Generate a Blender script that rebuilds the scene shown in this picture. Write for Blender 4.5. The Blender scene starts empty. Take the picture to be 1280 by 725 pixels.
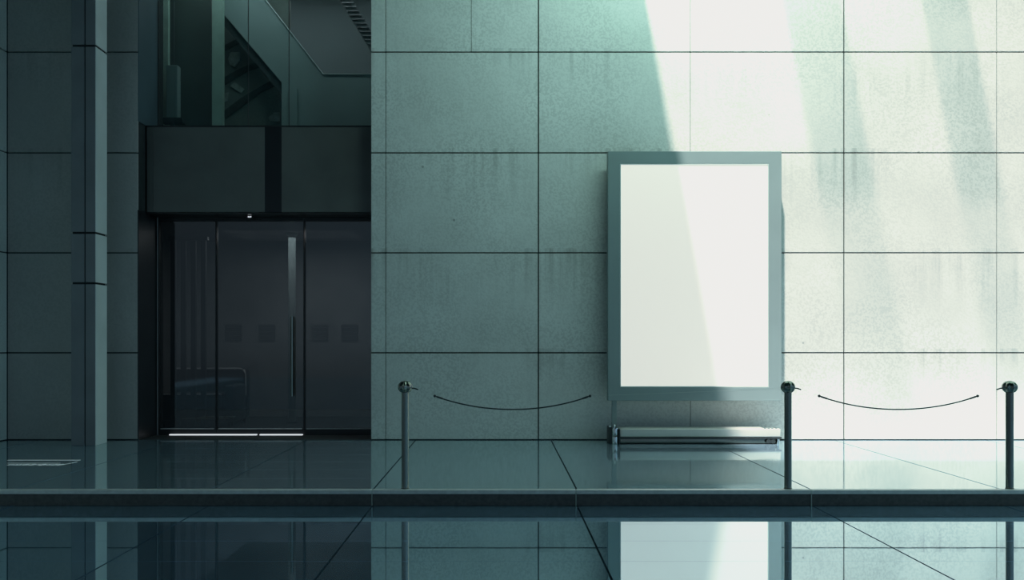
import bpy, bmesh, math, random
from mathutils import Vector, Matrix
random.seed(7)
C = bpy.context.scene.collection
F = 1082.0          # focal length in pixels of the 1280x725 frame
VX, VY = 625.0, 428.0
CZ = 1.475          # camera height
TZ = 0.141          # terrace height
D0 = 11.83          # plane of the facade
DS = 7.82           # front face of the step
def X(px, d): return (px - VX) * d / F
def Z(py, d): return CZ - (py - VY) * d / F

# ------------------------------------------------------------------ mesh helpers
def box(bm, x0, x1, y0, y1, z0, z1, bev=0.0, seg=2):
    r = bmesh.ops.create_cube(bm, size=1.0)
    vs = r['verts']
    for v in vs:
        v.co = Vector((x0 + (v.co.x + .5) * (x1 - x0), y0 + (v.co.y + .5) * (y1 - y0), z0 + (v.co.z + .5) * (z1 - z0)))
    if bev > 0:
        es = list({e for v in vs for e in v.link_edges})
        bmesh.ops.bevel(bm, geom=es, offset=bev, segments=seg, affect='EDGES', profile=0.5)
def prism(bm, pts, y0, y1):
    """polygon in the x-z plane given as (x,z), extruded along y"""
    a = [bm.verts.new((x, y0, z)) for x, z in pts]
    b = [bm.verts.new((x, y1, z)) for x, z in pts]
    n = len(pts)
    bm.faces.new(a); bm.faces.new(b[::-1])
    for i in range(n):
        j = (i + 1) % n
        bm.faces.new((a[i], b[i], b[j], a[j]))
def lathe(bm, prof, c=(0, 0, 0), n=28, ridges=0, amp=0.0, axis='Z'):
    """profile of (r, h) revolved about an axis through c"""
    rings = []
    for r, h in prof:
        ring = []
        for i in range(n):
            t = 2 * math.pi * i / n
            rr = r * (1 + amp * math.cos(ridges * t)) if ridges else r
            p = (rr * math.cos(t), rr * math.sin(t), h)
            if axis == 'X': p = (p[2], p[0], p[1])
            if axis == 'Y': p = (p[0], p[2], p[1])
            ring.append(bm.verts.new((c[0] + p[0], c[1] + p[1], c[2] + p[2])))
        rings.append(ring)
    for k in range(len(rings) - 1):
        for i in range(n):
            j = (i + 1) % n
            bm.faces.new((rings[k][i], rings[k][j], rings[k + 1][j], rings[k + 1][i]))
    bm.faces.new(rings[0][::-1]); bm.faces.new(rings[-1])
def tube(bm, pts, r, n=10, rfun=None):
    pts = [Vector(p) for p in pts]
    rings = []
    for k, p in enumerate(pts):
        t = (pts[min(k + 1, len(pts) - 1)] - pts[max(k - 1, 0)]).normalized()
        up = Vector((0, 1, 0)) if abs(t.y) < .9 else Vector((0, 0, 1))
        u = t.cross(up).normalized(); v = t.cross(u).normalized()
        rr = rfun(k) if rfun else r
        rings.append([bm.verts.new(p + (u * math.cos(2 * math.pi * i / n) + v * math.sin(2 * math.pi * i / n)) * rr) for i in range(n)])
    for k in range(len(rings) - 1):
        for i in range(n):
            j = (i + 1) % n
            bm.faces.new((rings[k][i], rings[k][j], rings[k + 1][j], rings[k + 1][i]))
    bm.faces.new(rings[0][::-1]); bm.faces.new(rings[-1])
def ball(bm, c, r, sx=1, sy=1, sz=1, u=20, v=12):
    bmesh.ops.create_uvsphere(bm, u_segments=u, v_segments=v, radius=r,
                              matrix=Matrix.Translation(c) @ Matrix.Diagonal((sx, sy, sz, 1)))
def obj(name, bm, m, parent=None, smooth=False):
    bmesh.ops.recalc_face_normals(bm, faces=bm.faces)
    me = bpy.data.meshes.new(name); bm.to_mesh(me); bm.free()
    if smooth:
        for p in me.polygons: p.use_smooth = True
        try: me.set_sharp_from_angle(angle=math.radians(40))
        except Exception: pass
    me.materials.append(m)
    o = bpy.data.objects.new(name, me); C.objects.link(o)
    if parent is not None: o.parent = parent
    return o
def B(): return bmesh.new()
def local(bm, loc):
    bmesh.ops.translate(bm, verts=bm.verts, vec=-Vector(loc)); return bm
def tag(o, label, cat, group=None):
    o['label'] = label; o['category'] = cat
    if group: o['group'] = group
    return o
def thing(name, label, cat, loc, group=None):
    o = bpy.data.objects.new(name, None); C.objects.link(o); o.location = loc
    o.empty_display_size = .1
    return tag(o, label, cat, group)
def struct(name, bm, m, parent=None, smooth=False):
    o = obj(name, bm, m, parent, smooth)
    if parent is None: o['kind'] = 'structure'
    return o
def dup(root, loc, label, group=None):
    r = root.copy(); C.objects.link(r); r.location = loc; r['label'] = label
    if group: r['group'] = group
    for ch in list(root.children):
        c = ch.copy(); C.objects.link(c); c.parent = r
        for g in ch.children:
            d = g.copy(); C.objects.link(d); d.parent = c
    return r

# ------------------------------------------------------------------ materials
def newmat(name):
    m = bpy.data.materials.new(name); m.use_nodes = True
    nt = m.node_tree; nt.nodes.clear()
    out = nt.nodes.new('ShaderNodeOutputMaterial')
    return m, nt, out
def N(nt, t, **kw):
    n = nt.nodes.new(t)
    for k, v in kw.items():
        if hasattr(n, k) and not k.startswith('i_'): setattr(n, k, v)
    return n
def math_(nt, op, a, b=None, clamp=False):
    n = nt.nodes.new('ShaderNodeMath'); n.operation = op; n.use_clamp = clamp
    for i, v in enumerate((a, b)):
        if v is None: continue
        if isinstance(v, (int, float)): n.inputs[i].default_value = v
        else: nt.links.new(v, n.inputs[i])
    return n.outputs[0]
def mixc(nt, fac, a, b, mode='MIX'):
    n = nt.nodes.new('ShaderNodeMix'); n.data_type = 'RGBA'; n.blend_type = mode
    for s, v in ((n.inputs[0], fac), (n.inputs[6], a), (n.inputs[7], b)):
        if isinstance(v, (int, float)): s.default_value = v
        elif isinstance(v, tuple): s.default_value = (*v, 1)
        else: nt.links.new(v, s)
    return n.outputs[2]
def ramp(nt, fac, lo, hi, c0=0.0, c1=1.0):
    n = nt.nodes.new('ShaderNodeMapRange'); n.clamp = True
    nt.links.new(fac, n.inputs[0])
    for i, v in zip((1, 2, 3, 4), (lo, hi, c0, c1)): n.inputs[i].default_value = v
    return n.outputs[0]
def noise(nt, vec, scale, detail=3, rough=.5):
    n = nt.nodes.new('ShaderNodeTexNoise'); n.inputs['Scale'].default_value = scale
    n.inputs['Detail'].default_value = detail; n.inputs['Roughness'].default_value = rough
    if vec is not None: nt.links.new(vec, n.inputs['Vector'])
    return n.outputs['Fac']
def pos(nt, scale=(1, 1, 1)):
    g = nt.nodes.new('ShaderNodeTexCoord')
    mp = nt.nodes.new('ShaderNodeMapping'); mp.inputs['Scale'].default_value = scale
    nt.links.new(g.outputs['Object'], mp.inputs['Vector'])
    return mp.outputs['Vector']
def simple(name, col, rough=.5, metal=0.0, vary=.15, nscale=8, bump=0.0, spec=.5, emit=None, es=0.0):
    m, nt, out = newmat(name)
    p = nt.nodes.new('ShaderNodeBsdfPrincipled')
    f = noise(nt, pos(nt), nscale, 4)
    c = mixc(nt, ramp(nt, f, .3, .7), tuple(x * (1 - vary) for x in col), tuple(min(1, x * (1 + vary)) for x in col))
    nt.links.new(c, p.inputs['Base Color'])
    p.inputs['Roughness'].default_value = rough; p.inputs['Metallic'].default_value = metal
    p.inputs['Specular IOR Level'].default_value = spec
    if emit:
        p.inputs['Emission Color'].default_value = (*emit, 1); p.inputs['Emission Strength'].default_value = es
    if bump:
        b = nt.nodes.new('ShaderNodeBump'); b.inputs['Strength'].default_value = bump; b.inputs['Distance'].default_value = .01
        nt.links.new(noise(nt, pos(nt), 60, 2), b.inputs['Height']); nt.links.new(b.outputs[0], p.inputs['Normal'])
    nt.links.new(p.outputs[0], out.inputs[0])
    return m
def stone(name, col, streak=.5, stip=.24, blotch=.18, top_mod=(5.497, 1.368), bumpd=.004):
    """honed stone cladding: blotches, stipple, run-off streaks under the joints"""
    m, nt, out = newmat(name)
    p = nt.nodes.new('ShaderNodeBsdfPrincipled')
    pv = pos(nt)
    big = ramp(nt, noise(nt, pv, .9, 4, .55), .3, .7)
    mid = ramp(nt, noise(nt, pv, 3.5, 5, .6), .35, .7)
    fine = noise(nt, pv, 38, 1.0, .4)
    st = ramp(nt, fine, .42, .55)
    mask = ramp(nt, noise(nt, pv, 1.3, 2), .35, .62, .35, 1.0)
    col_a = mixc(nt, math_(nt, 'MULTIPLY', big, 1.0), tuple(x * (1 - blotch) for x in col), col)
    col_b = mixc(nt, math_(nt, 'MULTIPLY', mid, .35), col_a, tuple(x * .86 for x in col))
    col_c = mixc(nt, math_(nt, 'MULTIPLY', math_(nt, 'SUBTRACT', 1.0, st), math_(nt, 'MULTIPLY', mask, stip)), col_b, tuple(x * .35 for x in col))
    # streaks: strong just under every horizontal joint, fading downward
    sep = nt.nodes.new('ShaderNodeSeparateXYZ'); nt.links.new(pv, sep.inputs[0])
    fr = math_(nt, 'FRACT', math_(nt, 'DIVIDE', math_(nt, 'SUBTRACT', sep.outputs[2], top_mod[0] - 8 * top_mod[1]), top_mod[1]))
    fall = ramp(nt, fr, .35, 1.0)
    sn = ramp(nt, noise(nt, pos(nt, (7, 7, .22)), 1.1, 5, .65), .48, .68)
    zone = ramp(nt, noise(nt, pos(nt, (1, 1, 1)), .75, 1), .45, .58)
    sf = math_(nt, 'MULTIPLY', math_(nt, 'MULTIPLY', sn, fall), math_(nt, 'MULTIPLY', zone, streak))
    col_d = mixc(nt, sf, col_c, tuple(x * .3 for x in col))
    # rare specks
    vor = nt.nodes.new('ShaderNodeTexVoronoi'); vor.inputs['Scale'].default_value = 1.7; nt.links.new(pv, vor.inputs['Vector'])
    sp = ramp(nt, vor.outputs['Distance'], .02, .035, .6, 0.0)
    col_e = mixc(nt, sp, col_d, tuple(x * .25 for x in col))
    nt.links.new(col_e, p.inputs['Base Color'])
    p.inputs['Roughness'].default_value = .62; p.inputs['Specular IOR Level'].default_value = .3
    b = nt.nodes.new('ShaderNodeBump'); b.inputs['Strength'].default_value = .5; b.inputs['Distance'].default_value = bumpd
    nt.links.new(fine, b.inputs['Height']); nt.links.new(b.outputs[0], p.inputs['Normal'])
    nt.links.new(p.outputs[0], out.inputs[0])
    return m
def polished(name, dif, glo, fac, rough, bump=.0):
    m, nt, out = newmat(name)
    d = nt.nodes.new('ShaderNodeBsdfDiffuse'); g = nt.nodes.new('ShaderNodeBsdfGlossy'); mx = nt.nodes.new('ShaderNodeMixShader')
    pv = pos(nt)
    f = ramp(nt, noise(nt, pv, 1.4, 4), .3, .7)
    nt.links.new(mixc(nt, f, tuple(x * .85 for x in dif), tuple(x * 1.12 for x in dif)), d.inputs[0])
    g.inputs[0].default_value = (*glo, 1)
    nt.links.new(ramp(nt, noise(nt, pv, 2.5, 3), .3, .7, rough * .8, rough * 1.25), g.inputs['Roughness'])
    lw = nt.nodes.new('ShaderNodeLayerWeight'); lw.inputs['Blend'].default_value = .5
    nt.links.new(ramp(nt, lw.outputs['Facing'], .25, .72, .06, fac), mx.inputs[0])
    if bump:
        b = nt.nodes.new('ShaderNodeBump'); b.inputs['Strength'].default_value = bump; b.inputs['Distance'].default_value = .002
        nt.links.new(noise(nt, pv, 9, 2), b.inputs['Height']); nt.links.new(b.outputs[0], g.inputs['Normal'])
    nt.links.new(d.outputs[0], mx.inputs[1]); nt.links.new(g.outputs[0], mx.inputs[2]); nt.links.new(mx.outputs[0], out.inputs[0])
    return m
def glass(name, tint, refl=.08, rough=.02, rcol=(1, 1, 1)):
    m, nt, out = newmat(name)
    t = nt.nodes.new('ShaderNodeBsdfTransparent'); g = nt.nodes.new('ShaderNodeBsdfGlossy'); mx = nt.nodes.new('ShaderNodeMixShader')
    f = noise(nt, pos(nt), .6, 2)
    nt.links.new(mixc(nt, f, tuple(x * .92 for x in tint), tuple(min(1, x * 1.06) for x in tint)), t.inputs[0])
    g.inputs[0].default_value = (*rcol, 1); g.inputs['Roughness'].default_value = rough; mx.inputs[0].default_value = refl
    nt.links.new(t.outputs[0], mx.inputs[1]); nt.links.new(g.outputs[0], mx.inputs[2]); nt.links.new(mx.outputs[0], out.inputs[0])
    return m

M = {}
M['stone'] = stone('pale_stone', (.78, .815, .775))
M['stone_shaded'] = stone('shaded_stone', (.54, .53, .51), stip=.15, streak=.25)  # lack of light on the left wall put into the stone colour
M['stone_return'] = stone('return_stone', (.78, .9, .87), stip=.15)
M['joint'] = simple('joint_backing', (.03, .04, .042), .9)  # dark backing behind the open joints
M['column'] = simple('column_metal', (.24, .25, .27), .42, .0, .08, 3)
M['column_lit_side'] = simple('column_lit_side', (.88, .95, .90), .5, 0, .06, 2)
M['column_joint'] = simple('column_joint', (.01, .013, .016), .8)
M['black_metal'] = simple('black_metal', (.018, .021, .024), .35, 0, .2, 3)
M['fascia'] = simple('smoked_fascia', (.125, .13, .125), .3, 0, .2, 1.2)
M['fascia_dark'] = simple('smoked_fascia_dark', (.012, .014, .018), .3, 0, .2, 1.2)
M['blue_reveal'] = simple('blue_grey_reveal', (.09, .14, .165), .5, 0, .1, 1.5)
M['terrace'] = polished('terrace_stone', (.33, .48, .60), (.80, .88, .87), .80, .07)
M['plaza'] = polished('plaza_stone', (.16, .28, .42), (.68, .82, .86), .80, .018, .015)
M['nosing'] = simple('nosing_metal', (.62, .66, .66), .4, .2, .1, 20)
M['kerb'] = simple('dark_granite', (.075, .078, .08), .45, 0, .25, 30)
M['chrome'] = simple('dark_steel', (.235, .25, .22), .13, 1.0, .06, 4)
M['bright_chrome'] = simple('bright_chrome', (.72, .78, .78), .14, 1.0, .06, 4)
M['rail'] = simple('pale_rail', (.64, .66, .62), .3, .2, .06, 4)
M['iron'] = simple('dark_iron', (.035, .045, .05), .4, .3, .2, 10)
M['cable'] = simple('dark_cable', (.035, .05, .055), .55, 0, .2, 40)
M['line'] = simple('pale_line', (.5, .58, .56), .5, 0, .05, 10)
M['frame'] = simple('teal_frame', (.25, .325, .325), .42, .0, .05, 2)
M['panel'] = simple('backlit_panel', (.86, .87, .82), .35, 0, .015, .7, emit=(1.0, .98, .90), es=.58)
M['led'] = simple('led_strip', (.9, .92, .92), .4, 0, .02, 4, emit=(.9, .95, 1), es=.75)
M['glass_door'] = glass('smoked_glass', (.44, .47, .47), .09, .03, (.88, .9, .9))
M['glass_window'] = glass('clear_glass', (.72, .80, .80), .08, .02, (.8, .95, .95))
M['band_pane'] = glass('tinted_band_glass', (.84, .84, .83), .05, .05)
M['lobby_vent'] = simple('lobby_vent', (.20, .22, .23), .6, 0, .1, 4)
M['band_pane_pale'] = glass('pale_band_glass', (.94, .94, .93), .03, .05)
M['lobby'] = simple('lobby_wall', (.33, .36, .37), .7, 0, .15, 1.5)
M['lobby_dark'] = simple('lobby_dark', (.05, .06, .065), .6, 0, .2, 4)
M['upper_wall'] = simple('upper_room_wall', (.13, .17, .175), .7, 0, .08, 1.2)
M['upper_panel'] = simple('stair_panel', (.36, .45, .45), .6, 0, .08, 1.2)
M['green_post'] = simple('green_post', (.50, .66, .58), .6, 0, .1, 5)
M['dark_green'] = simple('dark_green_wall', (.10, .13, .125), .6, 0, .1, 2)
M['pale_edge'] = simple('pale_edge', (.55, .66, .64), .4, 0, .05, 3)
M['tread'] = simple('stair_tread', (.07, .09, .095), .6, 0, .15, 12)
M['rock'] = stone('relief_rock', (.26, .30, .28), streak=.1, stip=.3, blotch=.5)
M['rock_dark'] = simple('relief_crevice', (.05, .06, .06), .8, 0, .3, 8)
M['rock_pale'] = simple('relief_pale', (.36, .41, .395), .7, 0, .3, 14)
M['ceiling'] = simple('ceiling_concrete', (.08, .14, .15), .8, 0, .1, 1.5)
M['mark'] = simple('pale_floor_mark', (.75, .82, .82), .5, 0, .05, 10, emit=(.85, 1, 1), es=.1)  # slight glow added to brighten the marking, no lamp in it
M['sofa'] = simple('dark_leather', (.05, .06, .065), .4, 0, .15, 10)
M['rim_line'] = simple('pale_rim_line', (.85, .88, .88), .45, 0, .05, 10)

# ------------------------------------------------------------------ the facade
ZJ = [Z(65, D0) + k * 1.368 for k in (1,)] + [Z(65, D0), Z(191, D0), Z(316, D0), Z(441, D0), TZ]
ROOF = 8.0
rows = [(ROOF - .004, ZJ[0])] + list(zip(ZJ[:-1], ZJ[1:]))
def clad(bm, x0, x1, z0, z1, gl, gr, gt=.009, gb=.009, y=D0, th=.03):
    box(bm, x0 + gl, x1 - gr, y, y + th, z0 + gb, z1 - gt, .003, 1)
xj = [(X(464, D0), 0), (X(482, D0), .0045), (X(673, D0), .009), (X(863, D0), .0035), (X(1055, D0), .009), (X(1246, D0), .006), (X(1437, D0), .009), (X(1628, D0), 0)]
bm = B()
for r, (zt, zb) in enumerate(rows):
    for (xa, ga), (xb, gb) in zip(xj[:-1], xj[1:]):
        bot = 0 if r == len(rows) - 1 else .009
        if zb > 5.3 and abs(xa - X(482, D0)) < .01:
            xm = X(589, D0)
            clad(bm, xa, xm, zb, zt, ga, .0035, .009, bot); clad(bm, xm, xb, zb, zt, .0035, gb, .009, bot)
        else:
            clad(bm, xa, xb, zb, zt, ga, gb, .009, bot + (.012 if bot == 0 else 0))
wall_right = struct('wall_right', bm, M['stone'])
bm = B(); box(bm, X(464, D0), X(1628, D0), D0 + .03, D0 + .9, TZ, ROOF)
struct('wall_core', bm, M['joint'], wall_right)

XL0, XL1 = X(9, D0), X(172, D0)
bm = B()
for r, (zt, zb) in enumerate(rows):
    bot = .012 if r == len(rows) - 1 else .009
    clad(bm, XL0, XL1, zb, zt, .007, 0, .009, bot)
wall_back_left = struct('wall_back_left', bm, M['stone_shaded'])
bm = B(); box(bm, XL0 - .3, XL1, D0 + .03, D0 + .9, TZ, ROOF)
struct('wall_core', bm, M['joint'], wall_back_left)
bm = B()
for r, (zt, zb) in enumerate(rows):
    y1 = D0
    for w in (2.0, 2.05):
        box(bm, XL0 - .03, XL0, y1 - w + .009, y1 - .009, zb + (.012 if r == len(rows) - 1 else .009), zt - .009, .003, 1); y1 -= w
wall_left = struct('wall_left', bm, M['stone_return'])
bm = B(); box(bm, XL0 - .3, XL0 - .03, D0 - 4.05, D0 + .03, TZ, ROOF)
struct('wall_core', bm, M['joint'], wall_left)

# entrance bay: lined reveals, fascia, ceiling over the lobby
DF, DG = D0 + .26, D0 + .64
ZF0, ZF1 = Z(266, DF), Z(157, DF)
XR = X(464, D0)
bm = B(); box(bm, XL1, XL1 + .012, D0, DG + .02, TZ, ZF0)
struct('trim_1', bm, M['black_metal'])
bm = B(); box(bm, XL1, XL1 + .012, D0 + .01, DG + .02, ZF1, ROOF)
struct('trim_2', bm, M['blue_reveal'])
# fascia band between door and window
bm = B()
box(bm, XL1 + .02, X(181, DF), DF, DG + .2, ZF0, ZF1)
tr = struct('trim_3', bm, M['fascia_dark'])
xs = [181, 191, 331, 352, 470]
for a, b, mm in ((181, 191, 'fascia'), (191.4, 331, 'fascia'), (331, 352, 'fascia_dark'), (352, 466, 'fascia')):  # narrow dark strip is a reflection painted into the fascia
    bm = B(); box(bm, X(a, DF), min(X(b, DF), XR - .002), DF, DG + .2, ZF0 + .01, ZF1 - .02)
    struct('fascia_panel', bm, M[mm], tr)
bm = B(); box(bm, XL1 + .02, XR - .002, DF - .008, DF + .03, ZF1 - .02, ZF1); box(bm, XL1 + .02, XR - .002, DF - .006, DG + .2, ZF0 - .012, ZF0)
struct('fascia_edge', bm, M['black_metal'], tr)

# column of two clad halves in front of the left wing
DC0, DC1 = F * (CZ - TZ) / 129.0, 11.51
xc0, xcm, xc1 = X(89, DC0), X(106, DC0), X(119, DC0)
bm = B()
zc = [TZ, Z(354, DC0), Z(291, DC0), Z(57, DC0), ROOF]
for za, zb in zip(zc[:-1], zc[1:]):
    g0 = .014 if za > 1 else 0.0
    g1 = .014 if zb < 7 else 0.0
    box(bm, xc0, xcm - .008, DC0, DC1, za + g0, zb - g1, .004, 1)
    box(bm, xcm + .008, xc1, DC0, DC1, za + g0, zb - g1, .004, 1)
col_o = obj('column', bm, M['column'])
tag(col_o, 'tall grey square column with dark joint lines beside the entrance doors', 'column')
bm = B(); box(bm, xc0 + .012, xc1 - .012, DC0 + .012, DC1 - .012, TZ, ROOF)
obj('joint_core', bm, M['column_joint'], col_o)
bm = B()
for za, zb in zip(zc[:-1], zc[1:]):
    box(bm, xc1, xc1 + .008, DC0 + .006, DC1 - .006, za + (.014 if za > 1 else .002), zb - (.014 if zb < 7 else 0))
o = obj('lit_side_face', bm, M['column_lit_side'], col_o); o['label'] = 'right side of the column, painted as lit'  # light falling on this side is put into its paler colour

# ------------------------------------------------------------------ floors and step
XJ = [-12, -9.9, -8.1, -6.25, -4.39, -2.63, -1.15, .696, 2.82, 4.55, 6.6, 8.6, 10.5, 12.5]
def slabs(y_list, z, th, gx, gy, x_lo=-99, x_hi=99):
    bm = B()
    for xa, xb in zip(XJ[:-1], XJ[1:]):
        if xb <= x_lo or xa >= x_hi: continue
        for ya, yb in zip(y_list[:-1], y_list[1:]):
            box(bm, max(xa, x_lo) + gx, min(xb, x_hi) - gx, ya + gy, yb - gy, z - th, z)
    return bm
ys = [DS + .06]
y = ys[0]
while y + .62 < D0: y += .6; ys.append(y)
ys.append(D0 + .03)
terrace = struct('floor_terrace', slabs(ys, TZ, .03, .008, .0012), M['terrace'])
bm = B(); box(bm, -12, 12.5, DS + .05, D0 + .03, -.02, TZ - .03)
struct('floor_bed', bm, M['joint'], terrace)
ys2 = [F * CZ / (655 - VY) - .6 * k for k in range(30, -1, -1)]
ys2.append(DS + .05)
plaza = struct('floor', slabs([v for v in ys2], 0, .03, .0075, .0018), M['plaza'])
bm = B(); box(bm, -12, 12.5, ys2[0], DS + .05, -.08, -.03)
struct('floor_bed', bm, M['joint'], plaza)
# kerb segments and the ribbed metal nosing
xk = [-12, -6.2, X(465, DS), X(720, DS), X(1014, DS), 5.2, 8.9, 12.5]
for i, (a, b) in enumerate(zip(xk[:-1], xk[1:])):
    bm = B(); box(bm, a + .004, b - .004, DS, DS + .06, 0, TZ - .037, .003, 1)
    k = struct('trim_%d' % (4 + i), bm, M['kerb'])
    bm = B(); box(bm, a + .003, b - .003, DS - .012, DS + .058, TZ - .036, TZ + .003, .006, 2)
    n = 90
    obj('step_nosing', bm, M['nosing'], k)
bm = B()
for a in xk[2:5]:
    box(bm, a - .002, a + .002, DS - .0135, DS + .02, 0.001, TZ - .001)
struct('trim_11', bm, M['pale_edge'])

# ------------------------------------------------------------------ entrance doors and lobby
def zg(py): return Z(py, DG)
def xg(px): return X(px, DG)
ZH = ZF0 - .012
def leaf(name, p0, p1, x0=None, x1=None, handle=None):
    a = xg(p0) if x0 is None else x0; b = xg(p1) if x1 is None else x1
    bm = B(); box(bm, a + .006, b - .006, DG + .02, DG + .032, TZ + .09, ZH - .05)
    d = struct(name, bm, M['glass_door'])
    bm = B(); box(bm, a, a + .012, DG + .005, DG + .05, TZ, ZH); box(bm, b - .012, b, DG + .005, DG + .05, TZ, ZH)
    box(bm, a + .012, b - .012, DG + .005, DG + .05, TZ, TZ + .09); box(bm, a + .012, b - .012, DG + .005, DG + .05, ZH - .05, ZH)
    obj('door_frame', bm, M['black_metal'], d)
    bm = B(); box(bm, a + .03, b - .03, DG - .0, DG + .006, TZ + .086, TZ + .094)
    o = obj('bottom_bead', bm, M['rim_line'], d); o['label'] = 'pale metal bead along the bottom rail'
    if handle:
        hx = xg(handle)
        bm = B(); tube(bm, [(hx, DG - .05, zg(495)), (hx, DG - .05, zg(396))], .022, 14)
        for zz in (zg(480), zg(410)): tube(bm, [(hx, DG - .05, zz), (hx, DG + .01, zz)], .012, 10)
        h = obj('handle', bm, M['chrome'], d, True); h['label'] = 'long vertical steel pull handle'
    return d
leaf('door_1', 198, 270); leaf('door_2', 270.4, 380, handle=366); leaf('door_3', 380.4, 466, x1=XR - .004)
bm = B(); box(bm, XL1 + .014, xg(198) - .004, DG - .02, DG + .05, TZ, ZH, .004, 1)
struct('trim_12', bm, M['black_metal'])
bm = B(); box(bm, xg(197.2), xg(198.6), DG - .035, DG - .02, TZ, ZH)
struct('trim_13', bm, M['column'])
for i, (a, b) in enumerate(((213, 322), (325.5, 379))):
    bm = B(); box(bm, xg(a), xg(b), DG - .05, DG - .012, TZ, TZ + .016, .003, 1)
    o = obj('threshold_light', bm, M['led'])
    tag(o, ('longer bright light strip on the floor at the foot of the glass doors', 'shorter bright light strip at the foot of the middle glass door')[i], 'light strip')
dsn = D0 + .5
t = thing('door_sensor', 'small bright motion sensor above the middle glass door', 'sensor', (X(313, dsn), dsn, ZF0 - .009))
bm = B(); lathe(bm, [(.04, 0), (.045, -.012), (.038, -.03), (.02, -.036)], n=20); obj('sensor_body', bm, M['iron'], t, True)  # body of the sensor, fixed under the fascia edge
bm = B(); box(bm, -.025, .025, -.044, -.036, -.026, -.01, .003); obj('lens', bm, M['led'], t)

# lobby shell
LB = 15.6
bm = B(); box(bm, -5.9, -.9, LB, LB + .1, TZ, ZF0); lob = struct('wall_lobby', bm, M['lobby'])
bm = B(); box(bm, -5.98, -5.9, D0 + .9, LB, TZ, ZF0); struct('wall_lobby_left', bm, M['lobby'])
bm = B(); box(bm, -.9, -.82, D0 + .9, LB, TZ, ZF0); struct('wall_lobby_right', bm, M['lobby'])
bm = B(); box(bm, -5.9, -.9, D0 + .031, LB, TZ - .06, TZ); struct('floor_lobby', bm, M['lobby_dark'])
bm = B(); box(bm, -5.98, -.82, DG + .2, LB + .1, ZF0, ZF1 - .03); struct('ceiling_lobby', bm, M['lobby_dark'])
# wall vents on the lobby wall
vlabels = ['square louvred vent on the lobby wall, furthest left of four', 'second square louvred vent on the lobby wall, behind the middle door',
           'square louvred vent behind the right door, just past the door joint', 'square louvred vent on the lobby wall, furthest right of four']
vent0 = None
for i, px in enumerate((292, 334, 400, 437)):
    loc = (X(px, LB), LB, Z(416, LB))
    if vent0 is None:
        vent0 = thing('wall_vent', vlabels[0], 'vent', loc, 'louvred vents on the lobby wall')
        bm = B(); s = .15
        box(bm, -s, s, -.02, 0, s - .02, s); box(bm, -s, s, -.02, 0, -s, -s + .02); box(bm, -s, -s + .02, -.02, 0, -s + .02, s - .02); box(bm, s - .02, s, -.02, 0, -s + .02, s - .02)
        obj('frame', bm, M['lobby_vent'], vent0)
        bm = B()
        for k in range(7): box(bm, -s + .02, s - .02, -.014, 0, -s + .03 + k * .036, -s + .05 + k * .036)
        obj('louvre', bm, M['lobby_vent'], vent0)
    else: dup(vent0, loc, vlabels[i])
# slatted divider
t = thing('slatted_divider', 'dark upright slatted screen standing inside the left glass door', 'screen', (xg(222) * 1.03, 13.3, TZ))
bm = B(); 
for k in range(4): box(bm, -.27 + k * .155, -.27 + k * .155 + .075, -.03, .03, 0.05, 2.9, .006, 1)
obj('slat_row', bm, M['lobby_dark'], t)
bm = B(); box(bm, -.3, .3, -.06, .06, 0, .05, .005, 1); obj('foot_rail', bm, M['iron'], t)
bm = B(); box(bm, -.3, .3, -.045, .045, 2.9, 2.96, .005, 1); obj('head_rail', bm, M['iron'], t)
# sofa
DSF = 13.9
def xs_(p): return X(p, DSF)
t = thing('sofa', 'dark low sofa with painted rim-light edges behind the left glass door', 'sofa', (xs_(252), DSF, TZ))
w = (xs_(303) - xs_(207)) / 2
ztop = Z(461, DSF) - TZ; zseat = Z(491, DSF) - TZ
bm = B(); box(bm, -w, w, .35, .6, .08, ztop, .07, 4); obj('backrest', bm, M['sofa'], t, True)
bm = B(); box(bm, -w + .02, w - .2, -.25, .36, .1, zseat, .04, 3); obj('seat', bm, M['sofa'], t, True)
bm = B(); box(bm, w - .18, w, -.25, .36, .08, zseat + .14, .05, 3); obj('armrest', bm, M['sofa'], t, True)
bm = B()
arc = [(-w + .03, .345, ztop - .005), (w - .12, .345, ztop - .005)] + [(w - .12 + .11 * math.sin(a), .345, ztop - .115 + .11 * math.cos(a)) for a in [math.pi / 2 * q / 6 for q in range(1, 7)]] + [(w - .01, .345, ztop - .45)]
tube(bm, arc, .012, 8); tube(bm, [(-w + .03, -.25, zseat - .01), (w - .22, -.25, zseat - .01)], .012, 8)
obj('rim_line', bm, M['rim_line'], t, True)  # pale tubes paint rim light along the sofa edges
for sx in (-1, 1):
    for yy in (-.2, .52):
        bm = B(); lathe(bm, [(.018, 0), (.025, .1)], (sx * (w - .08), yy, 0), 14); obj('leg', bm, M['iron'], t)
# pale slim post with a downlight
dp = 14.3
t = thing('lobby_pillar', 'slim pale round pillar behind the middle glass door', 'pillar', (X(365, dp), dp, TZ))
bm = B(); lathe(bm, [(.06, 0.03), (.06, ZF0 - TZ - .06)], n=24); obj('shaft', bm, M['upper_panel'], t, True)
bm = B(); lathe(bm, [(.09, 0), (.09, .02), (.062, .03)], n=24); obj('base', bm, M['iron'], t, True)
bm = B(); lathe(bm, [(.062, ZF0 - TZ - .06), (.1, ZF0 - TZ - .03), (.1, ZF0 - TZ)], n=24); obj('capital', bm, M['pale_edge'], t, True)

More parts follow.
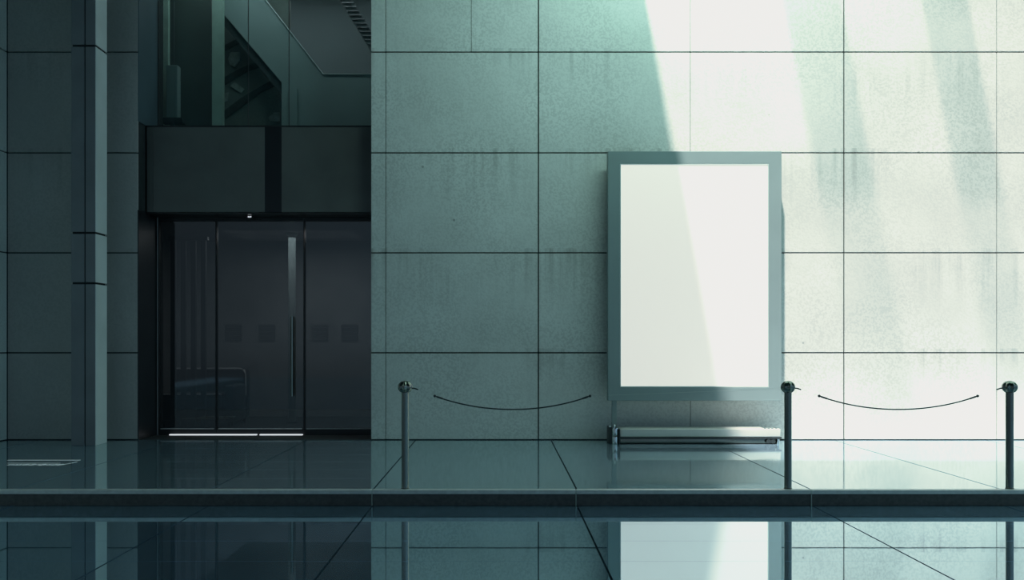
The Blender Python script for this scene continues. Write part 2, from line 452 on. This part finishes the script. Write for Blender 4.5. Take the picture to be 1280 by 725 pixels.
# ------------------------------------------------------------------ window above the fascia, and the stair hall behind it
bm = B()
wx = [XL1 + .014, xg(198), xg(310), xg(361), XR - .003]
for a, b in zip(wx[:-1], wx[1:]): box(bm, a + .003, b - .003, DG + .01, DG + .022, ZF1, ROOF)
win = struct('window_1', bm, M['glass_window'])
bm = B()
for a in wx[1:-1]: box(bm, a - .004, a + .004, DG + .006, DG + .026, ZF1, ROOF)
obj('pane_seal', bm, M['lobby_dark'], win)
UB = 15.4
bm = B(); box(bm, -6.6, -.4, UB, UB + .1, ZF1 - .03, ROOF); struct('wall_stair_hall', bm, M['upper_wall'])
bm = B(); box(bm, -6.7, -6.6, D0 + .9, UB, ZF1 - .03, ROOF); struct('wall_stair_hall_left', bm, M['upper_wall'])
bm = B(); box(bm, -.4, -.3, D0 + .9, UB, ZF1 - .03, ROOF); struct('wall_stair_hall_right', bm, M['upper_wall'])
def PX(pts, d): return [(X(a, d), Z(b, d)) for a, b in pts]
d1 = 13.2
zb = ZF1 - .03
def base(pts): return [(x, max(z, zb)) for x, z in pts]
# thin wall pieces
bm = B(); box(bm, X(198, d1), X(210, d1), d1, d1 + .08, zb, ROOF - .01)
o = obj('mullion_post', bm, M['green_post']); tag(o, 'narrow pale green upright at the left end of the upper window', 'post')
bm = B(); box(bm, X(265, d1), X(278, d1), d1, d1 + .1, zb, ROOF - .01)
o = obj('mullion_post', bm, M['green_post']); tag(o, 'wider pale green upright beside the triangular stair opening', 'post')
bm = B(); box(bm, X(213, 13.5), X(264, 13.5), 13.5, 13.56, zb, ROOF - .01)
o = obj('wall_board', bm, M['dark_green']); tag(o, 'tall dark board between the two pale green uprights', 'board')
# shaded box lamp on its foot
dl = 13.05
t = thing('box_lamp', 'pale box shaped lamp hanging low at the left of the upper window', 'lamp', (X(217, dl), dl, zb))
hb = Z(148, dl) - zb; ht = Z(83, dl) - zb
bm = B(); box(bm, -.085, .085, -.07, .07, hb, ht, .01, 2); obj('lamp_shade', bm, M['upper_panel'], t)
bm = B(); box(bm, -.16, .16, -.08, .08, max(hb - .08, .02), hb - .005, .006, 1); obj('base', bm, M['tread'], t)
bm = B(); tube(bm, [(0, 0, 0), (0, 0, hb)], .02, 10); obj('foot', bm, M['tread'], t)
bm = B(); tube(bm, [(0, 0, ht), (0, 0, ROOF - zb)], .012, 10); obj('rod', bm, M['tread'], t)
# stair flank
d2 = 13.5
t = thing('staircase', 'pale stair flank with a sloping edge behind the upper window', 'staircase', (0, d2, zb))
bm = B()
pts = PX([(278, -110), (278, 17), (352, 103), (352, 152), (470, 152), (470, 93), (404, 93), (248, -110)], d2)
pts = [(X(279, d2), Z(17, d2)), (X(352, d2), Z(103, d2)), (X(352, d2), zb), (X(480, d2), zb), (X(480, d2), Z(93, d2)), (X(404, d2), Z(93, d2)), (X(332, d2), Z(0, d2)), (X(279, d2), Z(-68, d2))]
prism(bm, pts, d2, d2 + .06)
obj('stair_flank', local(bm, (0, d2, zb)), M['upper_panel'], t)
bm = B()
e = PX([(279, -68), (332, 0), (404, 93), (480, 93)], d2)
tube(bm, [(x, d2 - .01, z) for x, z in e], .009, 8)
o = obj('handrail', local(bm, (0, d2, zb)), M['pale_edge'], t, True); o['label'] = 'thin pale rail along the sloping edge'
bm = B()
e = PX([(279, 17), (352, 103), (366, 118)], d2)
prism(bm, [(e[0][0], e[0][1]), (e[1][0], e[1][1]), (e[1][0] - .02, e[1][1] - .16), (e[0][0], e[0][1] - .17)], d2 + .06, d2 + .3)
obj('soffit', local(bm, (0, d2, zb)), M['tread'], t)
bm = B(); box(bm, X(361, d2), X(372, d2), d2 - .03, d2, zb, Z(112, d2)); obj('pier', local(bm, (0, d2, zb)), M['upper_panel'], t)
# rock relief panel in the triangular opening
d3 = 13.95
t = thing('stone_relief', 'dark rocky stone relief seen through the triangular stair opening', 'relief', (X(315, d3), d3, zb))
LL = (X(315, d3), d3, zb)
bm = B()
box(bm, X(268, d3), X(362, d3), d3, d3 + .08, zb, Z(0, d3))
obj('slab', local(bm, LL), M['rock'], t)
def band(pts, m, th=.05):
    bm = B(); prism(bm, base(PX(pts, d3)), d3 - th, d3); obj('crevice' if m == 'rock_dark' else 'facet', local(bm, LL), M[m], t)
band([(279, 58), (310, 42), (312, 47), (279, 66)], 'rock_dark', .02)
band([(279, 98), (300, 86), (326, 76), (330, 82), (305, 92), (279, 108)], 'rock_dark', .02)
band([(279, 140), (300, 124), (330, 106), (346, 98), (348, 105), (326, 116), (300, 136), (279, 150)], 'rock_dark', .02)
band([(286, 74), (289, 66), (300, 66), (300, 76), (294, 84), (288, 82)], 'rock_pale', .03)
band([(280, 118), (286, 116), (285, 126), (281, 127)], 'rock_pale', .03)
band([(288, 108), (294, 103), (306, 112), (302, 117), (296, 113)], 'rock_pale', .025)
band([(336, 147), (344, 141), (350, 141), (350, 152), (338, 152)], 'rock_pale', .025)
# upper flight seen from below: dark soffit with treads
d4 = 14.6
t = thing('upper_stair_flight', 'dark sloping stair flight with treads at the top right of the window', 'staircase', (X(450, d4), d4, Z(30, d4)))
LL = (X(450, d4), d4, Z(30, d4))
bm = B()
a0 = Vector((X(424, d4), 0, Z(0, d4))); a1 = Vector((X(464, d4), 0, Z(64, d4))); dirv = (a1 - a0)
b0 = Vector((X(440, d4), 0, Z(0, d4)))
p0 = a0 - dirv * 1.4; p1 = a1 + dirv * .5; wv = b0 - a0
prism(bm, [(p0.x, p0.z), (p1.x, p1.z), (p1.x + wv.x, p1.z), (p0.x + wv.x, p0.z)], d4 + .02, d4 + .1)
obj('stringer', local(bm, LL), M['tread'], t)
for k in range(36):
    q = p0 + (p1 - p0) * (k / 36.0)
    bm = B(); prism(bm, [(q.x + .02, q.z), (q.x + wv.x, q.z), (q.x + wv.x + .005, q.z - .012), (q.x + .025, q.z - .012)], d4 - .02, d4 + .02)
    obj('tread', local(bm, LL), M['lobby_vent'], t)

# ------------------------------------------------------------------ advertising board
DB = 11.5
def xb_(p): return X(p, DB)
def zb_(p): return Z(p, DB)
t = thing('advertising_board', 'large blank white lightbox board in a grey green frame before the stone wall', 'advertising board', ((xb_(760) + xb_(977)) / 2, DB, TZ))
LL = tuple(t.location)
ox0, ox1, oz0, oz1 = xb_(760), xb_(977), zb_(501), zb_(189)
ix0, ix1, iz0, iz1 = xb_(775), xb_(961), zb_(484), zb_(204.5)
bm = B()
def ringframe(bm, o, i, y0, y1):
    O = [(o[0], o[2]), (o[1], o[2]), (o[1], o[3]), (o[0], o[3])]; I = [(i[0], i[2]), (i[1], i[2]), (i[1], i[3]), (i[0], i[3])]
    vo = [[bm.verts.new((x, y, z)) for x, z in O] for y in (y0, y1)]; vi = [[bm.verts.new((x, y, z)) for x, z in I] for y in (y0, y1)]
    for k in range(4):
        j = (k + 1) % 4
        bm.faces.new((vo[0][k], vo[0][j], vi[0][j], vi[0][k])); bm.faces.new((vo[1][j], vo[1][k], vi[1][k], vi[1][j]))
        bm.faces.new((vo[0][j], vo[0][k], vo[1][k], vo[1][j])); bm.faces.new((vi[0][k], vi[0][j], vi[1][j], vi[1][k]))
ringframe(bm, (ox0, ox1, oz0, oz1), (ix0, ix1, iz0, iz1), DB, DB + .13)
bmesh.ops.bevel(bm, geom=[e for e in bm.edges], offset=.004, segments=1, affect='EDGES')
obj('frame', local(bm, LL), M['frame'], t)
bm = B(); ringframe(bm, (ix0 + .001, ix1 - .001, iz0 + .001, iz1 - .001), (ix0 + .012, ix1 - .012, iz0 + .012, iz1 - .012), DB + .002, DB + .03)
o = obj('inner_bead', local(bm, LL), M['pale_edge'], t); o['label'] = 'thin pale bead around the white panel'
bm = B(); box(bm, ix0 + .004, ix1 - .004, DB + .012, DB + .05, iz0 + .004, iz1 - .004)
o = obj('display_panel', local(bm, LL), M['panel'], t); o['label'] = 'blank glowing white panel'
bm = B(); box(bm, ox0 + .02, ox1 - .02, DB + .06, DB + .125, oz0 + .02, oz1 - .02); obj('back_plate', local(bm, LL), M['iron'], t)
dlg = DB + .05
bm = B(); box(bm, X(765, dlg), X(771, dlg), dlg, dlg + .06, Z(537, dlg), oz0 + .03, .003, 1); obj('leg', local(bm, LL), M['frame'], t)
# base: flat upper rail, rounded lower rail, clamp at the left end, rollers at the right end
DBB = 11.33
def xq(p): return X(p, DBB)
def zq(p): return Z(p, DBB)
bm = B(); box(bm, xq(775), xq(976), DBB, DBB + .28, zq(546.5), zq(536), .014, 3); o = obj('upper_rail', local(bm, LL), M['rail'], t, True); o['label'] = 'broad polished steel rail'
bm = B(); box(bm, xq(775), xq(970), DBB + .03, DBB + .25, TZ, zq(548.2), .008, 2); obj('lower_rail', local(bm, LL), M['chrome'], t, True)
bm = B(); box(bm, xq(774), xq(977), DBB - .006, DBB + .02, zq(548.4), zq(546.4)); box(bm, xq(774), xq(972), DBB + .012, DBB + .03, TZ, zq(555)); obj('rail_edge', local(bm, LL), M['iron'], t)
bm = B(); box(bm, xq(762), xq(766), DBB + .03, DBB + .3, TZ, zq(534.5), .008, 2); box(bm, xq(773.2), xq(775), DBB - .02, DBB + .26, TZ, zq(536), .004, 1)
clamp = obj('end_clamp', local(bm, LL), M['iron'], t, True)
bm = B(); lathe(bm, [(.0, 0), (.042, .004), (.046, .02), (.046, .085), (.042, .1), (0, .104)][1:5], ((xq(769.5)), DBB + .04, TZ + .11), 24, axis='Z'); 
lathe(bm, [(.044, 0), (.047, .01), (.047, .09), (.044, .1)], (xq(769.5), DBB + .04, TZ), 24)
obj('clamp_roller', local(bm, LL), M['bright_chrome'], clamp, True)
bm = B(); ball(bm, (xq(768.5), DBB + .05, zq(532.5)), .018); box(bm, xq(767.8), xq(769.2), DBB + .045, DBB + .055, TZ + .2, zq(532))
obj('clamp_knob', local(bm, LL), M['bright_chrome'], clamp, True)
bm = B(); ball(bm, (xq(763), DBB + .05, zq(534)), .013); obj('clamp_knob', local(bm, LL), M['bright_chrome'], clamp, True)
for px, r in ((961, .030), (966.5, .032)):
    bm = B(); lathe(bm, [(r * .5, -.012), (r, -.01), (r, .012), (r * .6, .03)], (xq(px), DBB + .012, zq(551.5)), 20, 8, .1, axis='Y')
    obj('gear', local(bm, LL), M['iron'], t, True)
bm = B(); box(bm, xq(971.5), xq(974.5), DBB + .0, DBB + .2, TZ, zq(548.6), .004, 1); obj('end_stop', local(bm, LL), M['bright_chrome'], t, True)
bm = B()
for k, px in enumerate((955.5, 960, 964.5, 969.5)): box(bm, xq(px), xq(px + 3), DBB + .02, DBB + .2, zq(536.2), zq(535), .002, 1)
obj('rail_clip', local(bm, LL), M['bright_chrome'], t)

# ------------------------------------------------------------------ posts and cables
DP = F * (CZ - TZ) / (612.3 - VY)
DP = max(DP, DS + .02)
py_ = DP + .045
def xp(p): return X(p, py_)
def zp(p): return Z(p, py_)
PH = zp(489) - TZ
post = thing('barrier_post', 'slim steel barrier post with ball top nearest the glass doors', 'post', (xp(506.5), py_, TZ), 'barrier posts along the step edge')
bm = B(); lathe(bm, [(.033, .002), (.033, PH)], n=32); obj('pole', bm, M['chrome'], post, True)
bm = B(); lathe(bm, [(.037, 0), (.037, .006), (.0335, .01)], n=32); obj('foot_ring', bm, M['iron'], post, True)
bm = B()
R = .061; zc_ = PH + .038
prof = [(R * math.cos(a), zc_ + R * math.sin(a) * (1.0 if a < 0 else .95)) for a in [math.radians(-48 + 132 * q / 12) for q in range(13)]]
lathe(bm, prof, n=48, ridges=8, amp=.10); fin = obj('ball_finial', bm, M['chrome'], post, True); fin['label'] = 'ridged ball on top of the pole'
bm = B(); lathe(bm, [(.036, PH - .012), (.04, PH - .006), (.04, PH + .002), (.034, PH + .006)], n=32); obj('collar', bm, M['iron'], post, True)
bm = B(); tube(bm, [(.05, 0, PH + .028), (.085, 0, PH + .026), (.118, 0, PH + .014)], .0065, 10); obj('hook', bm, M['iron'], post, True)
p2 = dup(post, (xp(985), py_, TZ), 'dark barrier post with ball top right beside the white board')
p3 = dup(post, (xp(1262), py_, TZ), 'dark barrier post with ball top near the right edge of the photo')
p3.rotation_euler.z = math.pi

def cable(pxa, pxb, label, xL, xR, zL, zR):
    xa, xb2 = xp(pxa), xp(pxb); za = zp(495); zm = zp(511.8)
    t = thing('barrier_cable', label, 'cable', ((xa + xb2) / 2, py_, zm), 'sagging cables between the posts')
    w = (xb2 - xa) / 2; h = za - zm
    bm = B(); tube(bm, [(w * s, 0, h * s * s * (.93 + .07 * s * s)) for s in [q / 24.0 for q in range(-24, 25)]], .0062, 10)
    obj('sagging_cable', bm, M['cable'], t, True)
    for sgn in (-1, 1):
        bm = B(); ball(bm, (sgn * w, 0, h), .013, u=14, v=8)
        d = Vector((-sgn, 0, -.34)).normalized()
        c0 = Vector((sgn * w, 0, h))
        tube(bm, [c0 + d * .02, c0 + d * .055, c0 + d * .075], .0085, 10)
        obj('end_fitting', bm, M['iron'], t, True)
    for a, b in (((-w, 0, h), (xL - t.location.x, 0, zL - zm)), ((w, 0, h), (xR - t.location.x, 0, zR - zm))):
        bm = B(); tube(bm, [a, b], .0007, 6)
        o = obj('tether_line', bm, M['line'], t); o['label'] = 'hair thin pale line'
hz = TZ + PH + .014
cable(543.5, 737.5, 'thin dark sagging cable hanging left of the white board', xp(506.5) + .116, xp(985) - .062, hz, hz + .01)
cable(1024, 1222, 'thin dark sagging cable hanging between the two right posts', xp(985) + .116, xp(1262) - .116, hz, hz)

# ------------------------------------------------------------------ floor marking, left
def fy(py): return F * (CZ - TZ) / (py - VY)
yl = fy(575.3)
t = thing('floor_marking', 'pale line and illegible lettering set in the dark terrace floor', 'floor marking', (X(10, yl), yl, TZ))
LL = tuple(t.location)
bm = B(); box(bm, X(10, yl), X(100, yl), yl - .022, yl + .022, TZ, TZ + .002); obj('line', local(bm, LL), M['mark'], t)
bm = B()
px = 10.5
rr = random.Random(3)
while px < 96:
    lift = 0 if px < 78 else (px - 78) * .2
    yc = fy(581 - lift)
    hgt = rr.uniform(.05, .13) * (1 if px < 78 else .5)
    wpx = rr.uniform(.35, .9)
    box(bm, X(px, yc), X(px + wpx, yc), yc - hgt / 2, yc + hgt / 2, TZ, TZ + .002)
    if rr.random() < .3: box(bm, X(px, yc), X(px + wpx + .5, yc), yc - .018, yc + .012, TZ, TZ + .002)
    px += wpx + rr.choice((.6, .8, 1.0, 2.3))
obj('lettering', local(bm, LL), M['mark'], t)
bm = B(); px = 9.5
while px < 75:
    yc = fy(579); box(bm, X(px, yc), X(px + 1.1, yc), yc - .01, yc + .01, TZ, TZ + .002); px += 1.9
obj('dotted_line', local(bm, LL), M['mark'], t)

# ------------------------------------------------------------------ roof with a skylight slot along the facade
KX, KY = .185, .40
slot = 2.14 + (ROOF - TZ) * KY
xe = X(803, D0) - KX * (ROOF - Z(0, D0))
yf = D0 - slot
bm = B()
box(bm, -12, 12.5, -16, yf, ROOF, ROOF + .25)
box(bm, -12, xe, yf, UB + .2, ROOF, ROOF + .25)
box(bm, xe, 12.5, D0 - .0, UB + .2, ROOF, ROOF + .25)
struct('ceiling', bm, M['ceiling'])
def zshift(px, py): return X(px, D0) - KX * (ROOF - Z(py, D0))
for a, b in ((zshift(990, 65), zshift(1062, 65)), (zshift(1163, 65), zshift(1221, 65))):
    bm = B(); box(bm, a, b, D0 - 1.85, D0, ROOF + .05, ROOF + .08)  # unseen pane, shaped to cast a band on the upper wall
    struct('unseen_band_pane', bm, M['band_pane'])
    bm = B(); box(bm, a, b, D0 - 3.1, D0 - 1.86, ROOF + .05, ROOF + .08)  # paler unseen stretch, added so the band fades lower down
    struct('unseen_band_pane', bm, M['band_pane_pale'])

# ------------------------------------------------------------------ light
sun = bpy.data.lights.new('sun', 'SUN'); sun.energy = 7.7; sun.angle = math.radians(2.0); sun.color = (1.0, .95, .87)
so = bpy.data.objects.new('sun', sun); C.objects.link(so)
so.rotation_euler = Vector((KX, KY, -1)).to_track_quat('-Z', 'Y').to_euler(); so.location = (2, 4, 12)
def area(name, loc, target, sx, sy, e, col):
    l = bpy.data.lights.new(name, 'AREA'); l.shape = 'RECTANGLE'; l.size = sx; l.size_y = sy; l.energy = e; l.color = col
    o = bpy.data.objects.new(name, l); C.objects.link(o); o.location = loc
    o.rotation_euler = (Vector(target) - Vector(loc)).to_track_quat('-Z', 'Y').to_euler()
    return o
area('added_hall_fill', (-3.2, 14.3, 7.7), (-3.2, 14.3, 4), 3, .8, 26, (1.0, .97, 1.0))  # added lamp without a fixture, lights the stair hall
area('added_hall_front_fill', (-3.5, 12.72, 7.7), (-3.5, 13.4, 4.4), 3.0, .2, 19, (.85, .98, .96))  # second added lamp, brightens the stair flank from the front
area('added_lobby_fill', (-3.3, 13.9, 3.2), (-3.3, 13.9, 0), 2, 1.2, 24, (1.0, .96, .97))  # lamp added to lift the dark lobby

cl = area('added_wall_fill', (3.0, 7.6, 7.7), (2.4, D0, 7.0), 4, .8, 80, (.62, 1.0, .86))  # unseen lamp with no fixture, added to brighten the upper wall
cl.data.spread = math.radians(105)
w = bpy.data.worlds.new('world'); bpy.context.scene.world = w; w.use_nodes = True
nt = w.node_tree; nt.nodes.clear()
out = nt.nodes.new('ShaderNodeOutputWorld'); bg = nt.nodes.new('ShaderNodeBackground')
tc = nt.nodes.new('ShaderNodeTexCoord'); sep = nt.nodes.new('ShaderNodeSeparateXYZ'); nt.links.new(tc.outputs['Generated'], sep.inputs[0])
gx = ramp(nt, sep.outputs[0], -.5, .9)
c = mixc(nt, gx, (.085, .112, .135), (.20, .34, .46))
c2 = mixc(nt, ramp(nt, sep.outputs[2], .28, .7), c, (.80, 1.28, 1.10))
c2 = mixc(nt, ramp(nt, sep.outputs[2], -.12, .0), tuple((.012, .02, .026)), c2)
nt.links.new(c2, bg.inputs[0]); bg.inputs[1].default_value = 1.0
nt.links.new(bg.outputs[0], out.inputs[0])

# ------------------------------------------------------------------ camera
cam = bpy.data.cameras.new('camera'); co = bpy.data.objects.new('camera', cam); C.objects.link(co)
co.location = (0, 0, CZ); co.rotation_euler = (math.pi / 2, 0, 0)
cam.sensor_width = 36; cam.sensor_fit = 'HORIZONTAL'; cam.lens = F / 1280 * 36
cam.shift_x = (640 - VX) / 1280; cam.shift_y = (VY - 362.5) / 1280
cam.clip_end = 200
sc = bpy.context.scene
sc.camera = co
sc.view_settings.view_transform = 'Standard'; sc.view_settings.look = 'None'
sc.view_settings.exposure = 0; sc.view_settings.gamma = 1
vs = sc.view_settings; vs.use_curve_mapping = True
cm = vs.curve_mapping; cm.clip_max_x = 4.0; cm.use_clip = True
cv = cm.curves[3]
for i, (a, b) in enumerate(((0, 0), (.45, .45), (.75, .73), (1.0, .86), (1.6, .97), (4.0, 1.0))):
    if i == 0: cv.points[0].location = (a, b)
    elif i == 1: cv.points[1].location = (a, b)
    else: cv.points.new(a, b)
for p in cv.points: p.handle_type = 'AUTO_CLAMPED'
for k, pts in ((0, ((.6, .6), (.85, .855), (1, .98), (4, .985))), (1, ((.6, .6), (.85, .83), (1, .965), (4, .97))), (2, ((.6, .6), (.85, .77), (1, .91), (4, .92)))):
    c3 = cm.curves[k]
    c3.points[0].location = (0, 0); c3.points[1].location = pts[0]
    for q in pts[1:]: c3.points.new(*q)
    for p in c3.points: p.handle_type = 'AUTO_CLAMPED'
cm.update()
